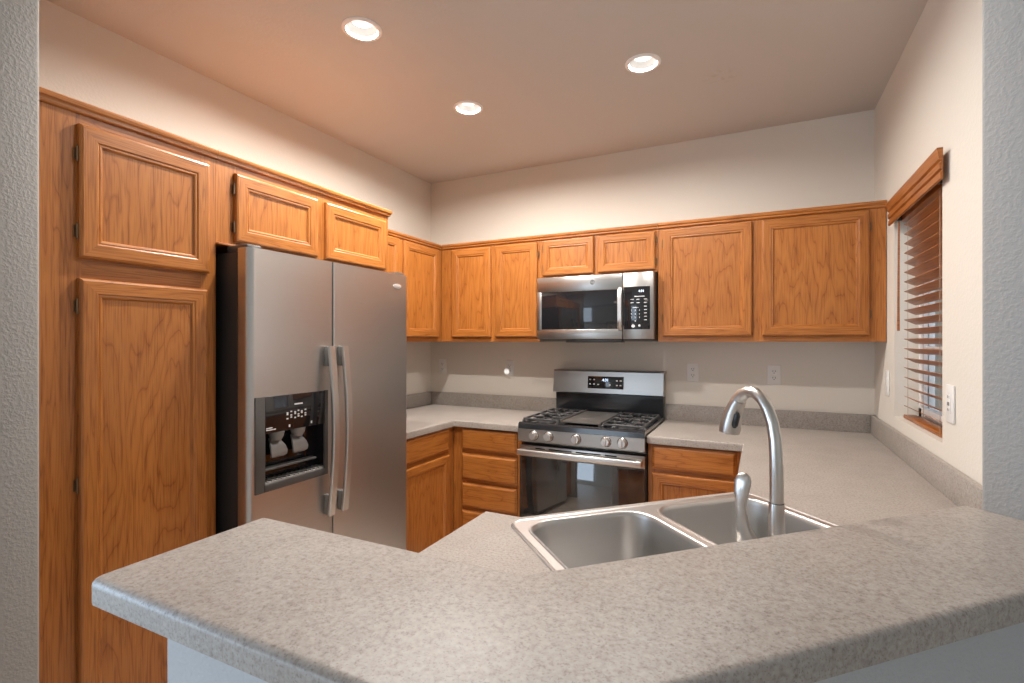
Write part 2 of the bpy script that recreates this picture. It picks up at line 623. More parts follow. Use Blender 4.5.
def cab_door(cab, P, u0, u1, w0, w1, hinge=None, hz=None, fw=.056):
    steps = [(0, 0), (0, .013), (.003, .0175), (.008, .0195), (fw - .013, .0195), (fw - .009, .0165), (fw - .005, .0172), (fw - .002, .0165), (fw + .004, .0095)]
    t = bmesh.new()
    R = []
    for ins, d in steps:
        R.append([t.verts.new(P(u, w, d)) for u, w in ((u0 + ins, w0 + ins), (u1 - ins, w0 + ins), (u1 - ins, w1 - ins), (u0 + ins, w1 - ins))])
    for a, c in zip(R, R[1:]):
        for i in range(4):
            j = (i + 1) % 4
            f = t.faces.new((a[i], a[j], c[j], c[i]))
            f.material_index = 1 if i in (0, 2) else 0
    t.faces.new(R[0][::-1])
    bmesh.ops.recalc_face_normals(t, faces=t.faces[:])
    cen = P((u0 + u1) / 2, (w0 + w1) / 2, .02) - P((u0 + u1) / 2, (w0 + w1) / 2, 0)
    if sum(f.normal.dot(cen) for f in t.faces if f.calc_area() > 1e-3 and len(f.verts) == 4 and abs(f.normal.dot(cen.normalized())) > .9 and f.calc_center_median().dot(cen.normalized()) > P(u0, w0, .005).dot(cen.normalized())) < 0:
        bmesh.ops.reverse_faces(t, faces=t.faces[:])
    b = MB()
    b._merge(t)
    d = b.obj('door', [M['oak_v'], M['oak_h']], cab, ang=12)
    i = fw
    MB().box(P(u0 + i, w0 + i, .004), P(u1 - i, w1 - i, .0105)).obj('panel', M['oak_p'], d)
    if hinge:
        for w in hz or (w0 + .09, w1 - .09):
            u = u0 if hinge == 'lo' else u1
            s = -1 if hinge == 'lo' else 1
            h = MB()
            h.tube([P(u + s * .003, w - .020, .009), P(u + s * .003, w + .020, .009)], .0038, 0, 10)
            h.tube([P(u + s * .003, w - .025, .009), P(u + s * .003, w + .025, .009)], .0022, 0, 8)
            h.box(P(u + s * .001, w - .017, 0), P(u + s * .0095, w + .017, .003), 0, .001, 1)
            h.obj('hinge', M['bronze'], d)
    return d


def drawer_front(cab, P, u0, u1, w0, w1):
    loops = []
    for ins, d in [(0, 0), (0, .010), (.004, .0115), (.012, .0185), (.016, .0195)]:
        loops.append([P(u, w, d) for u, w in ((u0 + ins, w0 + ins), (u1 - ins, w0 + ins), (u1 - ins, w1 - ins), (u0 + ins, w1 - ins))])
    return MB().loft(loops).obj('drawer', M['oak_ph'], cab, ang=12)


def cab_frame(cab, P, u0, u1, w0, w1, stiles, rails, th=.019):
    """face frame; stiles and rails are (start, end) spans; everything ends flush at d = 0"""
    b = MB()
    for a, c in stiles:
        b.box(P(a, w0, -th), P(c, w1, 0), 0)
    for a, c in rails:
        b.box(P(u0, a, -th + .0006), P(u1, c, -.0006), 1)
    return b.obj('face_frame', [M['oak_v'], M['oak_h']], cab)


def crown(cab, P, u0, u1, ends=(), depth=.3):
    b = MB()
    prof = [(-.004, UT - .036), (.006, UT - .036), (.010, UT - .032), (.010, UT - .024), (.0125, UT - .0215), (.016, UT - .019), (.0175, UT - .014), (.0175, UT - .007), (.015, UT - .003), (.011, UT - .002), (-.004, UT - .002)]
    e0 = 1 if 'lo' in ends else 0
    e1 = 1 if 'hi' in ends else 0
    b.loft([[P(u0 - e0 * max(d, 0), w, d) for d, w in prof], [P(u1 + e1 * max(d, 0), w, d) for d, w in prof]])
    for k, sg in (('lo', -1), ('hi', 1)):
        if k in ends:
            u = u0 if k == 'lo' else u1
            b.loft([[P(u + sg * d, w, -depth) for d, w in prof], [P(u + sg * d, w, max(d, 0)) for d, w in prof]])
    return b.obj('crown_trim', M['oak_h'], cab)


def carcass(cab, P, u0, u1, w0, w1, depth, th=.019):
    return MB().box(P(u0, w0, -depth), P(u1, w1, -th)).obj('carcass', M['oak_v'], cab)


# tall pantry
P6 = face_left(.61)
c = thing('pantry_cabinet', 'tall oak pantry cabinet with two stacked doors beside the refrigerator', 'cabinet', (.3, -2.48, 0))
MB().box((.002, -2.745, .10), (.591, -2.207, UT - .01)).obj('carcass', M['oak_v'], c)
MB().box((.002, -2.745, 0), (.53, -2.207, .10)).obj('toe_kick', M['oak_h'], c)
cab_frame(c, P6, -2.745, -2.207, .10, UT - .01, [(-2.745, -2.615), (-2.262, -2.207)], [(.10, .17), (1.59, 1.69), (2.04, UT - .01)])
cab_door(c, P6, -2.626, -2.238, 1.667, 2.060, 'lo', (1.745, 1.972))
cab_door(c, P6, -2.626, -2.246, .145, 1.608, 'lo', (.30, 1.00, 1.525))
crown(c, P6, -2.745, -2.207)

# cabinet over the refrigerator
c = thing('fridge_top_cabinet', 'short deep oak cabinet with two doors above the refrigerator', 'cabinet', (.3, -1.735, 1.787))
MB().box((.002, -2.206, 1.787), (.591, -1.252, UT - .01)).obj('carcass', M['oak_v'], c)
cab_frame(c, P6, -2.206, -1.252, 1.787, UT - .01, [(-2.206, -2.115), (-1.765, -1.675), (-1.305, -1.252)], [(1.787, 1.822), (2.04, UT - .01)])
cab_door(c, P6, -2.137, -1.742, 1.800, 2.060, 'lo', (1.855, 2.0))
cab_door(c, P6, -1.695, -1.283, 1.800, 2.060)
crown(c, P6, -2.206, -1.252, ('hi',), .6)
MB().box((.575, -2.206, 1.7795), (.625, -2.135, 1.787), 0, .002).obj('filler_strip', M['oak_h'], c)

# upper cabinet on the left wall
P3 = face_left(.305)
c = thing('wall_cabinet', 'oak wall cabinet on the side wall between refrigerator and back corner', 'cabinet', (.15, -.8, UB), 0, 'oak wall cabinets')
MB().box((.002, -1.250, UB), (.286, -.003, UT - .01)).obj('carcass', M['oak_v'], c)
cab_frame(c, P3, -1.250, -.305, UB, UT - .01, [(-1.250, -1.18), (-.80, -.735), (-.36, -.305)], [(UB, UB + .05), (2.055, UT - .01)])
cab_door(c, P3, -1.205, -.790, 1.452, 2.085)
cab_door(c, P3, -.748, -.352, 1.452, 2.085)
crown(c, P3, -1.235, -.318)

# upper cabinets on the back wall
PB = face_back(-.305)
c = thing('wall_cabinet', 'oak wall cabinet with two narrow doors in the back corner', 'cabinet', (.7, -.15, UB), 0, 'oak wall cabinets')
MB().box((.309, -.002, UB), (1.0925, -.286, UT - .01)).obj('carcass', M['oak_v'], c)
cab_frame(c, PB, .309, 1.0925, UB, UT - .01, [(.309, .42), (.715, .78), (1.065, 1.0925)], [(UB, UB + .05), (2.05, UT - .01)])
cab_door(c, PB, .406, .728, 1.452, 2.080)
cab_door(c, PB, .764, 1.080, 1.452, 2.080, 'hi', (1.56, 2.0))
crown(c, PB, .325, 1.0925)
c = thing('wall_cabinet', 'short oak wall cabinet with two small doors above the microwave', 'cabinet', (1.475, -.15, 1.838), 0, 'oak wall cabinets')
MB().box((1.0945, -.002, 1.838), (1.8575, -.286, UT - .01)).obj('carcass', M['oak_v'], c)
cab_frame(c, PB, 1.0945, 1.8575, 1.838, UT - .01, [(1.0945, 1.135), (1.455, 1.505), (1.835, 1.8575)], [(1.838, 1.865), (2.05, UT - .01)])
cab_door(c, PB, 1.118, 1.466, 1.852, 2.084, 'lo', (1.90, 2.03), .05)
cab_door(c, PB, 1.494, 1.844, 1.852, 2.084, 'hi', (1.90, 2.03), .05)
crown(c, PB, 1.0945, 1.8575)
c = thing('wall_cabinet', 'wide oak wall cabinet with two large doors between microwave and window wall', 'cabinet', (2.4, -.15, UB), 0, 'oak wall cabinets')
MB().box((1.8595, -.002, UB), (2.9695, -.286, UT - .01)).obj('carcass', M['oak_v'], c)
cab_frame(c, PB, 1.8595, 2.9695, UB, UT - .01, [(1.8595, 1.905), (2.35, 2.43), (2.885, 2.9695)], [(UB, UB + .05), (2.05, UT - .01)])
cab_door(c, PB, 1.889, 2.366, 1.452, 2.084, 'lo', (1.56, 2.0))
cab_door(c, PB, 2.414, 2.899, 1.452, 2.084, 'hi', (1.56, 2.0))
crown(c, PB, 1.8595, 2.9695)

# base cabinets
PL = face_left(.61)
c = thing('base_cabinet', 'oak base cabinet with one drawer over a door next to the refrigerator', 'cabinet', (.3, -.95, 0), 0, 'oak base cabinets')
MB().box((.002, -1.2535, .10), (.591, -.612, .874)).obj('carcass', M['oak_v'], c)
MB().box((.002, -1.2535, 0), (.53, -.612, .10)).obj('toe_kick', M['oak_h'], c)
cab_frame(c, PL, -1.2535, -.612, .10, .874, [(-1.2535, -1.19), (-.71, -.612)], [(.10, .15), (.69, .74), (.845, .874)])
drawer_front(c, PL, -1.212, -.680, .724, .866)
cab_door(c, PL, -1.212, -.680, .125, .700)
PBB = face_back(-.61)
c = thing('base_cabinet', 'oak base cabinet with a stack of drawers beside the range', 'cabinet', (.85, -.3, 0), 0, 'oak base cabinets')
MB().box((.612, -.002, .10), (1.102, -.591, .874)).obj('carcass', M['oak_v'], c)
MB().box((.612, -.002, 0), (1.102, -.53, .10)).obj('toe_kick', M['oak_h'], c)
cab_frame(c, PBB, .612, 1.102, .10, .874, [(.612, .70), (1.06, 1.102)], [(.10, .14), (.34, .37), (.52, .55), (.70, .74), (.845, .874)])
for w0, w1 in ((.728, .862), (.540, .704), (.364, .518), (.125, .342)):
    drawer_front(c, PBB, .682, 1.076, w0, w1)
c = thing('base_cabinet', 'oak base cabinet with drawer and door tucked between range and sink counter', 'cabinet', (2.1, -.3, 0), 0, 'oak base cabinets')
MB().box((1.8615, -.002, .10), (2.345, -.591, .874)).obj('carcass', M['oak_v'], c)
MB().box((1.8615, -.002, 0), (2.345, -.53, .10)).obj('toe_kick', M['oak_h'], c)
cab_frame(c, PBB, 1.8615, 2.345, .10, .874, [(1.8615, 1.905), (2.285, 2.345)], [(.10, .15), (.69, .755), (.845, .874)])
drawer_front(c, PBB, 1.885, 2.298, .738, .863)
cab_door(c, PBB, 1.885, 2.298, .125, .716)

# ------------------------------------------------------------------ worktops
ct = MB().slab([(.003, -.003), (.003, -1.256), (.636, -1.256), (.636, -.636), (1.104, -.636), (1.104, -.003)], [], CT - .040, CT, 0, .010, 4,
               lambda a, b: (a.x < .01 and b.x < .01) or (a.y > -.01 and b.y > -.01) or (a.x > 1.1 and b.x > 1.1) or (a.y < -1.25 and b.y < -1.25)).obj('countertop', M['laminate'], None, (.3, -.3, CT - .04))
tag(ct, 'speckled grey L-shaped laminate countertop between refrigerator and range', 'countertop')
MB().box((.003, -.023, CT), (1.104, -.003, 1.0165), 0, .003).obj('backsplash', M['laminate'], ct)
MB().box((.003, -1.256, CT), (.023, -.024, 1.0165), 0, .003).obj('backsplash', M['laminate'], ct)

# sink cut-out in the diagonal frame
ST, SN = .170, 3.038
SL, SD = .845, .556


def L2W(x, y):       # sink local (x = t, y towards the kitchen) to world
    return TN(ST + x, SN - y)


hole = [L2W(x, y) for x, y in rrect(-SL / 2 + .016, SL / 2 - .016, -SD / 2 + .016, SD / 2 - .016, .04)]
nF = 2.722
wt_outer = [(1.8585, -.003), (XW - .003, -.003), (XW - .003, nline(0, 0) + (XW - .003) - 3.405 / S2)]
wt_outer[2] = (XW - .003, XW - .003 - 3.405 / S2)
wt_outer += [(nline(3.405, -2.724), -2.724), (1.667, -2.724), (1.667, -2.064), (nline(nF, -2.064), -2.064), (2.328, 2.328 - nF / S2), (2.328, -.636), (1.8585, -.636)]


def wt_skip(a, b):
    m = (a + b) / 2
    return m.y > -.01 or m.x > XW - .01 or (m.x - m.y) * S2 > 3.39 or m.y < -2.71 or (m.x < 1.86 and m.y > -.62)


wt = MB().slab(wt_outer, [hole], CT - .040, CT, 0, .010, 4, wt_skip).obj('countertop', M['laminate'], None, (2.5, -1.5, CT - .04))
tag(wt, 'long speckled grey laminate countertop along the window wall, holding the corner sink', 'countertop')
MB().box((1.8585, -.023, CT), (XW - .003, -.003, 1.0165), 0, .003).obj('backsplash', M['laminate'], wt)
MB().box((XW - .023, -1.845, CT), (XW - .003, -.024, 1.0165), 0, .003).obj('backsplash', M['laminate'], wt)

# base below the corner sink and the window wall
c = thing('sink_base_cabinet', 'oak base cabinet carrying the corner sink counter', 'cabinet', (*TN(.2, 3.0), 0), math.pi / 4)
LC = Matrix.Translation((*TN(.2, 3.0), 0)) @ A45
b = MB().prism([(2.353, -.62), (XW - .004, -.62), (XW - .004, -1.83), (nline(3.40, -2.70), -2.70), (1.69, -2.70), (1.69, -2.09), (nline(nF + .05, -2.09), -2.09), (2.353, 2.353 - (nF + .05) / S2)], .10, .70)
b.obj('carcass', M['oak_v'], c)

nD = nF + .05
pA, pB = (nline(nD, -2.09), -2.09), (2.353, 2.353 - nD / S2)
b = MB().prism([(2.353, -.62), (2.368, -.62), (2.368, 2.368 - (nD + .015) / S2 - .004), pB], .69, .874)
b.prism([pB, (2.368, 2.368 - (nD + .015) / S2 - .004), (nline(nD + .015, -2.105), -2.105), pA], .69, .874)
b.prism([pA, (nline(nD + .015, -2.105), -2.105), (1.705, -2.105), (1.69, -2.09)], .69, .874)
b.prism([(1.69, -2.09), (1.705, -2.105), (1.705, -2.70), (1.69, -2.70)], .69, .874)
b.obj('apron_panel', M['oak_h'], c)

# raised bar
nK, nFr = 3.377, 3.664
bar = [(1.509, -2.694), (nline(nK, -2.694), -2.694), TN(TE - .001, nK), TN(TE - .001, nFr), (nline(nFr, -2.994), -2.994), (1.526, -2.994), (1.515, -2.990), (1.509, -2.979)]
bt = MB().slab(bar, [], BT - .037, BT, 0, .012, 5, lambda a, b: ((a + b) / 2).x * S2 + ((a + b) / 2).y * S2 > TE - .01).obj('bar_countertop', M['laminate'], None, (2, -2.8, BT - .037))
tag(bt, 'raised speckled grey breakfast bar top with an angled bend, capping the half wall', 'bar top')

# ------------------------------------------------------------------ sink
t = thing('kitchen_sink', 'stainless steel double bowl sink set in the corner counter', 'sink', (*L2W(0, 0), CT), math.pi / 4)
SM = ROOTS[t.name]


def SW(x, y, z):
    return SM @ Vector((x, y, z))


rb = bmesh.new()
hx, hy = SL / 2, SD / 2
bowls = [(-hx + .035, -.016, -hy + .105, hy - .035), (.016, hx - .035, -hy + .105, hy - .035)]
b = MB()
b.slab([L2W(x, y) for x, y in rrect(-hx + .007, hx - .007, -hy + .007, hy - .007, .035)],
       [[L2W(x, y) for x, y in rrect(*bw, .075)] for bw in bowls], CT + .0015, CT + .0045)
lo = lambda z, i, r: [SW(x, y, z) for x, y in rrect(-hx + i, hx - i, -hy + i, hy - i, r)]
b.loft([lo(.0003, 0, .04), lo(.004, .001, .04), lo(.0065, .004, .037), lo(.0045, .009, .033)], 0, True, False, False)
b.obj('rim', M['steel_sink'], t)
for bw in bowls:
    x0, x1, y0, y1 = bw
    def ring(z, i, r):
        return [SW(x, y, z) for x, y in rrect(x0 + i, x1 - i, y0 + i, y1 - i, r)]
    prof = [(.0035, -.007, .080), (.0075, -.004, .078), (.0075, .000, .075), (.004, .004, .072), (-.008, .0065, .07), (-.08, .011, .068), (-.150, .016, .065), (-.168, .022, .06), (-.180, .036, .048), (-.184, .060, .03)]
    bo = MB().loft([ring(*p) for p in prof], 0, True, False, True).obj('bowl', M['steel_sink'], t, ang=50)
    cx, cy = (x0 + x1) / 2, (y0 + y1) / 2
    p = SW(cx, cy, -.184)
    MB().lathe([(.045, .0005), (.044, .003), (.036, .002), (.030, -.004), (.004, -.005)], p, 0, 28).obj('drain', M['nickel'], bo)

# ------------------------------------------------------------------ faucet
FB = Vector((2.4395, -2.157, CT + .0048))
eK = Vector((-S2, S2, 0))          # towards the kitchen
t = thing('kitchen_faucet', 'brushed nickel pull-down gooseneck faucet rising behind the sink bowls', 'faucet', FB)
ft = lambda r, z: Vector((FB.x, FB.y, 0)) + eK * r + Vector((0, 0, z))
MB().lathe([(.030, 0), (.030, .004), (.024, .010), (.0185, .03), (.0165, .09), (.0155, .150), (.0150, .1525)], FB, 0, 32).obj('body', M['nickel'], t)
path = [(0, 1.074), (.000, 1.12), (.001, 1.165), (.004, 1.208), (.011, 1.243), (.023, 1.271), (.040, 1.293), (.060, 1.305), (.080, 1.306), (.098, 1.297), (.112, 1.281)]
MB().tube([ft(*p) for p in path], [.0140, .0138, .0135, .0131, .0128, .0127, .0127, .0128, .0132, .0143, .0158], 0, 24).obj('spout', M['nickel'], t, ang=60)
MB().lathe([(.0148, 0), (.0148, .003)], (FB.x, FB.y, 1.0705), 0, 24).obj('joint_ring', M['black'], t)
hd = [(.108, 1.2835), (.117, 1.270), (.126, 1.252), (.133, 1.230), (.138, 1.210), (.139, 1.203)]
h = MB().tube([ft(*p) for p in hd], [.0162, .0182, .0205, .0228, .0245, .0238], 0, 28).obj('spray_head', M['nickel'], t, ang=60)
side = Vector((-S2, -S2, 0))
bp_ = ft(.1262, 1.236) + eK * -.0185 + side * .010
dirv = (ft(.133, 1.215) - ft(.120, 1.258)).normalized()
MB().tube([bp_ - dirv * .019, bp_ - dirv * .012, bp_ + dirv * .012, bp_ + dirv * .019], [.004, .0075, .0075, .004], 0, 12).obj('spray_button', M['black'], h)
lv = [(-.012, .955), (-.035, .960), (-.060, .975), (-.078, 1.0), (-.089, 1.03), (-.0945, 1.06), (-.0955, 1.085), (-.094, 1.110), (-.091, 1.128), (-.0895, 1.140), (-.089, 1.146)]
ax = Vector((S2, S2, 0))
lp = [Vector((FB.x, FB.y, 0)) + ax * r + Vector((0, 0, z)) for r, z in lv]
MB().sweep(lp, (.95, -.31, 0), [.018, .023, .026, .022, .0145, .0095, .0105, .0150, .0165, .0125, .005], [.013, .013, .0125, .0105, .0085, .007, .0065, .0065, .006, .005, .003]).obj('lever', M['nickel'], t, ang=70)

# ------------------------------------------------------------------ refrigerator
t = thing('refrigerator', 'stainless side-by-side refrigerator with ice and water dispenser', 'refrigerator', (.4, -1.73, 0))
FY0, FYS, FY1 = -2.178, -1.780, -1.263
MB().box((.03, FY0, .015), (.690, FY1, 1.752), 0, .006).obj('cabinet_body', M['fridge_side'], t)
MB().box((.60, FY0 + .02, .0), (.700, FY1 - .02, .075), 0, .004).obj('toe_grille', M['black'], t)


def arc(cx, cy, r, a0, a1, n=8):
    return [(cx + r * math.cos(math.radians(a0 + (a1 - a0) * k / n)), cy + r * math.sin(math.radians(a0 + (a1 - a0) * k / n))) for k in range(n + 1)]


def door_profile(y0, y1, r0, r1):
    X0, X1 = .694, .755
    return [(X0, y1)] + [(X0, y0)] + arc(X1 - r0, y0 + r0, r0, 270, 360) + arc(X1 - r1, y1 - r1, r1, 0, 90)


ZD0, ZD1 = .080, 1.764
DY0, DY1, DZ0, DZ1 = -2.152, -1.816, .872, 1.212      # dispenser opening
b = MB()
pr = door_profile(FY0, FYS - .003, .026, .006)
b.prism(pr, ZD0, DZ0)
b.prism(pr, DZ1, ZD1)
b.prism([(.694, DY0), (.694, FY0)] + arc(.729, FY0 + .026, .026, 270, 360) + [(.755, DY0)], DZ0, DZ1)
b.prism([(.694, FYS - .003), (.694, DY1), (.755, DY1)] + arc(.749, FYS - .009, .006, 0, 90), DZ0, DZ1)
b.box((.694, DY0, DZ0), (.700, DY1, DZ1))
fd = b.obj('freezer_door', M['steel_fridge'], t)
b = MB().prism(door_profile(FYS + .003, FY1, .006, .022), ZD0, ZD1)
rd = b.obj('refrigerator_door', M['steel_fridge'], t)
for dr, y in ((fd, -1.818), (rd, -1.742)):
    n = 18
    pts, = ([(.784 + .026 * math.sin(math.pi * k / n), y, .690 + .712 * k / n) for k in range(n + 1)],)
    hb = MB().sweep(pts, (0, 1, 0), .0165, .0085)
    h = hb.obj('handle', M['handle'], dr, ang=45)
    for z in (.69, 1.402):
        s = 1 if z < 1 else -1
        MB().box((.754, y - .012, z), (.786, y + .012, z + s * .085), 0, .004).obj('handle_mount', M['grey_plastic'], dr)
# hinge covers
MB().box((.615, FY0 + .008, 1.752), (.735, FY0 + .07, 1.779), 0, .008).obj('hinge_cover', M['dark_grey'], t)
MB().box((.615, FY1 - .07, 1.752), (.735, FY1 - .008, 1.779), 0, .008).obj('hinge_cover', M['dark_grey'], t)
# oval badge
bd = MB()
bd.lathe([(1.0, 0), (1.0, .6), (.86, 1.0), (.001, 1.0)], (0, 0, 0), 0, 32)
bmesh.ops.transform(bd.bm, matrix=Matrix.Translation((.755, -1.352, 1.700)) @ Matrix.Rotation(math.pi / 2, 4, 'Y') @ Matrix.Diagonal((.014, .030, .003, 1)), verts=bd.bm.verts)
bd.obj('oval_badge', M['badge'], rd)
# dispenser
b = MB()
fx0, fx1 = .752, .760
b.box((fx0, DY0 - .004, DZ0 - .012), (fx1, DY0 + .038, DZ1 + .004), 0, .002)
b.box((fx0, DY1 - .016, DZ0 - .012), (fx1, DY1 + .004, DZ1 + .004), 0, .002)
b.box((fx0, DY0 + .03, DZ0 - .012), (fx1, DY1 - .01, DZ0 + .016), 0, .002)
disp = b.obj('dispenser_frame', M['dark_grey'], fd)
b = MB()
b.box((.701, DY0 + .002, DZ0 + .002), (.704, DY1 - .002, DZ1 - .09))
b.box((.701, DY0 + .002, DZ0 + .002), (.752, DY0 + .036, DZ1 - .09)); b.box((.701, DY1 - .014, DZ0 + .002), (.752, DY1 - .002, DZ1 - .09))
b.obj('dispenser_cavity', M['black_gloss'], fd)
cp = MB().box((.702, DY0 + .036, DZ1 - .135), (.7605, DY1 - .014, DZ1 + .003), 0, .002).obj('control_panel', M['black_gloss'], fd)
lg = MB()
for k, dy in enumerate((-.050, -.032, -.014, .002, .018, .036)):
    for j, dz in enumerate((0, .012, .022)):
        yy, zz = -1.968 + dy, 1.122 + dz + (.004 if (k + j) % 2 else 0)
        lg.box((.7603, yy - .0042, zz - .0028), (.7609, yy + .0042, zz + .0028))
lg.box((.7603, -1.985, 1.172), (.7609, -1.945, 1.178))
lg.box((.7603, -2.112, 1.088), (.7609, -2.070, 1.092)); lg.box((.7603, -2.112, 1.095), (.7609, -2.084, 1.099))
lg.box((.7603, -2.012, 1.088), (.7609, -2.005, 1.098)); lg.box((.7603, -1.905, 1.088), (.7609, -1.898, 1.098))
lg.obj('panel_print', M['print'], cp)
# chutes, paddles and tray
for yy in (-2.045, -1.945):
    MB().lathe([(.030, 0), (.026, -.02), (.018, -.035)], (.732, yy, DZ1 - .135), 0, 20).obj('chute', M['grey_plastic'], fd)
    pd = MB()
    pd.loft([[Vector((x + dx, yy + y, z)) for x, y, z in ((-.004, -w, z0), (-.004, w, z0), (.004, w, z0), (.004, -w, z0))]
             for dx, w, z0 in ((.716, .020, 1.050), (.726, .025, 1.036), (.740, .033, 1.018), (.747, .036, 1.000), (.746, .034, .985), (.738, .026, .977))])
    pd.obj('paddle', M['grey_plastic'], fd, ang=50)
MB().box((.712, DY0 + .042, .935), (.752, DY1 - .05, .944), 0, .004).obj('paddle_bar', M['dark_grey'], fd)
tr = MB().box((.704, DY0 + .038, DZ0 + .006), (.757, DY1 - .016, DZ0 + .022), 0, .003)
for k in range(14):
    y = DY0 + .05 + k * .0205
    tr.box((.708, y, DZ0 + .021), (.755, y + .008, DZ0 + .026))
tr.obj('drip_tray', M['grey_plastic'], fd)

# ------------------------------------------------------------------ range
t = thing('gas_range', 'stainless steel gas range with five knobs between the base cabinets', 'range', (1.475, -.35, 0))
RX0, RX1 = 1.108, 1.8545
MB().box((RX0, -.60, .03), (RX1, -.03, .905), 0, .002).obj('body', M['fridge_side'], t)
b = MB()
b.box((RX0, -.64, .902), (RX1, -.095, .926), 0, .004)
ck = b.obj('cooktop', M['enamel'], t)
for x0, x1 in ((RX0, RX0 + .012), (RX1 - .012, RX1)):
    MB().box((x0, -.648, .899), (x1, -.09, .936), 0, .003).obj('side_rail', M['steel_h'], ck)
b = MB().prism([(0, 0)] * 0 or [(-.672, .905), (-.640, .905), (-.640, .941), (-.655, .941), (-.668, .932)], RX0 + .001, RX1 - .001)
bmesh.ops.transform(b.bm, matrix=Matrix(((0, 0, 1, 0), (1, 0, 0, 0), (0, 1, 0, 0), (0, 0, 0, 1))), verts=b.bm.verts)
b.obj('front_lip', M['enamel'], ck)
YZ = Matrix(((0, 0, 1, 0), (1, 0, 0, 0), (0, 1, 0, 0), (0, 0, 0, 1)))
b = MB().prism([(-.60, .82), (-.662, .826), (-.671, .834), (-.674, .904), (-.60, .904)], RX0, RX1)
bmesh.ops.transform(b.bm, matrix=YZ, verts=b.bm.verts)
cpn = b.obj('control_panel', M['steel_h'], t)
for x in (1.212, 1.305, 1.473, 1.645, 1.736):
    k = MB()
    k.lathe([(.027, 0), (.027, .006), (.0245, .009), (.0225, .026), (.020, .0295), (.002, .0295)], (x, -.671, .870), 0, 28, 'y')
    kb = k.obj('knob', M['handle'], cpn)
    MB().box((x - .0055, -.7055, .849), (x + .0055, -.699, .891), 0, .002).obj('grip', M['handle'], kb)
    MB().lathe([(.030, 0), (.030, .0025), (.026, .003)], (x, -.6715, .870), 0, 28, 'y').obj('knob_skirt', M['black'], kb)
# oven door
b = MB()
b.box((RX0 + .002, -.655, .235), (RX1 - .002, -.602, .740), 0, .003)
b.box((RX0 + .002, -.657, .738), (RX1 - .002, -.602, .806), 1, .003)
od = b.obj('oven_door', [M['dark_grey'], M['steel_h']], t)
MB().box((RX0 + .004, -.6595, .240), (RX1 - .004, -.654, .737), 0, .002).obj('oven_window', M['oven_glass'], od)
b = MB()
for x0, x1 in ((1.215, 1.275), (1.30, 1.44), (1.465, 1.61), (1.635, 1.70)):
    b.box((x0, -.6585, .787), (x1, -.6555, .795), 0, .001)
b.obj('vent_slots', M['black'], od)
b = MB()
b.box((RX0 + .008, -.712, .754), (RX1 - .008, -.690, .788), 0, .008, 3)
b.box((RX0 + .015, -.692, .757), (RX0 + .045, -.655, .785), 0, .003); b.box((RX1 - .045, -.692, .757), (RX1 - .015, -.655, .785), 0, .003)
b.obj('handle', M['handle'], od)
MB().box((RX0 + .002, -.652, .06), (RX1 - .002, -.602, .228), 0, .004).obj('storage_drawer', M['steel_h'], t)
# backguard
b = MB().prism([(-.012, .90), (-.058, .90), (-.062, 1.070), (-.012, 1.070)], RX0 + .006, RX1 - .006)
bmesh.ops.transform(b.bm, matrix=YZ, verts=b.bm.verts)
b.obj('rear_splash', M['enamel'], t)
b = MB().prism([(-.012, 1.066), (-.098, 1.070), (-.104, 1.076), (-.088, 1.218), (-.080, 1.228), (-.012, 1.228)], RX0, RX1)
bmesh.ops.transform(b.bm, matrix=YZ, verts=b.bm.verts)
bgd = b.obj('backguard', M['steel_h'], t)
tilt = math.atan2(.016, .142)
BG = Matrix.Translation((1.479, -.0965, 1.147)) @ Matrix.Rotation(math.pi / 2 - tilt, 4, 'X')
dp = MB().box((-.122, -.041, -.004), (.122, .041, .003), 0, .002, 2, BG).obj('display_panel', M['black_gloss'], bgd)
lettering('clock_digits', '4:31', .026, BG @ Matrix.Translation((0, .016, .0034)), M['led'], dp)
lg = MB()
for x, y in ((-.105, .018), (-.078, .018), (-.105, -.012), (-.078, -.012), (-.048, -.014), (.030, -.014), (.078, .014), (.102, .014), (.078, -.016), (.102, -.016)):
    lg.box((x - .006, y - .004, .002), (x + .006, y + .004, .0035), 0, 0, 2, BG)
lg.obj('panel_print', M['print'], dp)
# burners, grates, griddle
for x, y, r in ((1.225, -.50, .045), (1.225, -.235, .036), (1.475, -.37, .05), (1.725, -.50, .05), (1.725, -.235, .036)):
    MB().lathe([(r + .012, 0), (r + .010, .006), (r, .010), (r, .016), (r * .85, .019), (.002, .019)], (x, y, .926), 0, 28).obj('burner', M['iron'], ck)


def grate(x0, x1, y0, y1):
    b = MB()
    zt, zb, w = .960, .948, .0055
    for x in (x0, x1):
        b.box((x - w, y0, zb), (x + w, y1, zt), 0, .002, 1)
    for y in (y0, (y0 + y1) / 2, y1):
        b.box((x0, y - w, zb), (x1, y + w, zt), 0, .002, 1)
    n = 4
    for k in range(1, n):
        x = x0 + (x1 - x0) * k / n
        for ya, yb in ((y0, y0 + .085), ((y0 + y1) / 2 - .08, (y0 + y1) / 2 + .08), (y1 - .085, y1)):
            b.box((x - w * .8, ya, zb), (x + w * .8, yb, zt), 0, .002, 1)
    for yc in (y0 + (y1 - y0) * .25, y0 + (y1 - y0) * .75):
        b.box((x0, yc - w * .8, zb), (x0 + .085, yc + w * .8, zt), 0, .002, 1)
        b.box((x1 - .085, yc - w * .8, zb), (x1, yc + w * .8, zt), 0, .002, 1)
    for x in (x0, x1):
        for y in (y0, y1):
            b.box((x - .008, y - .008, .926), (x + .008, y + .008, zb + .002), 0, .002, 1)
    return b.obj('grate', M['iron'], ck)


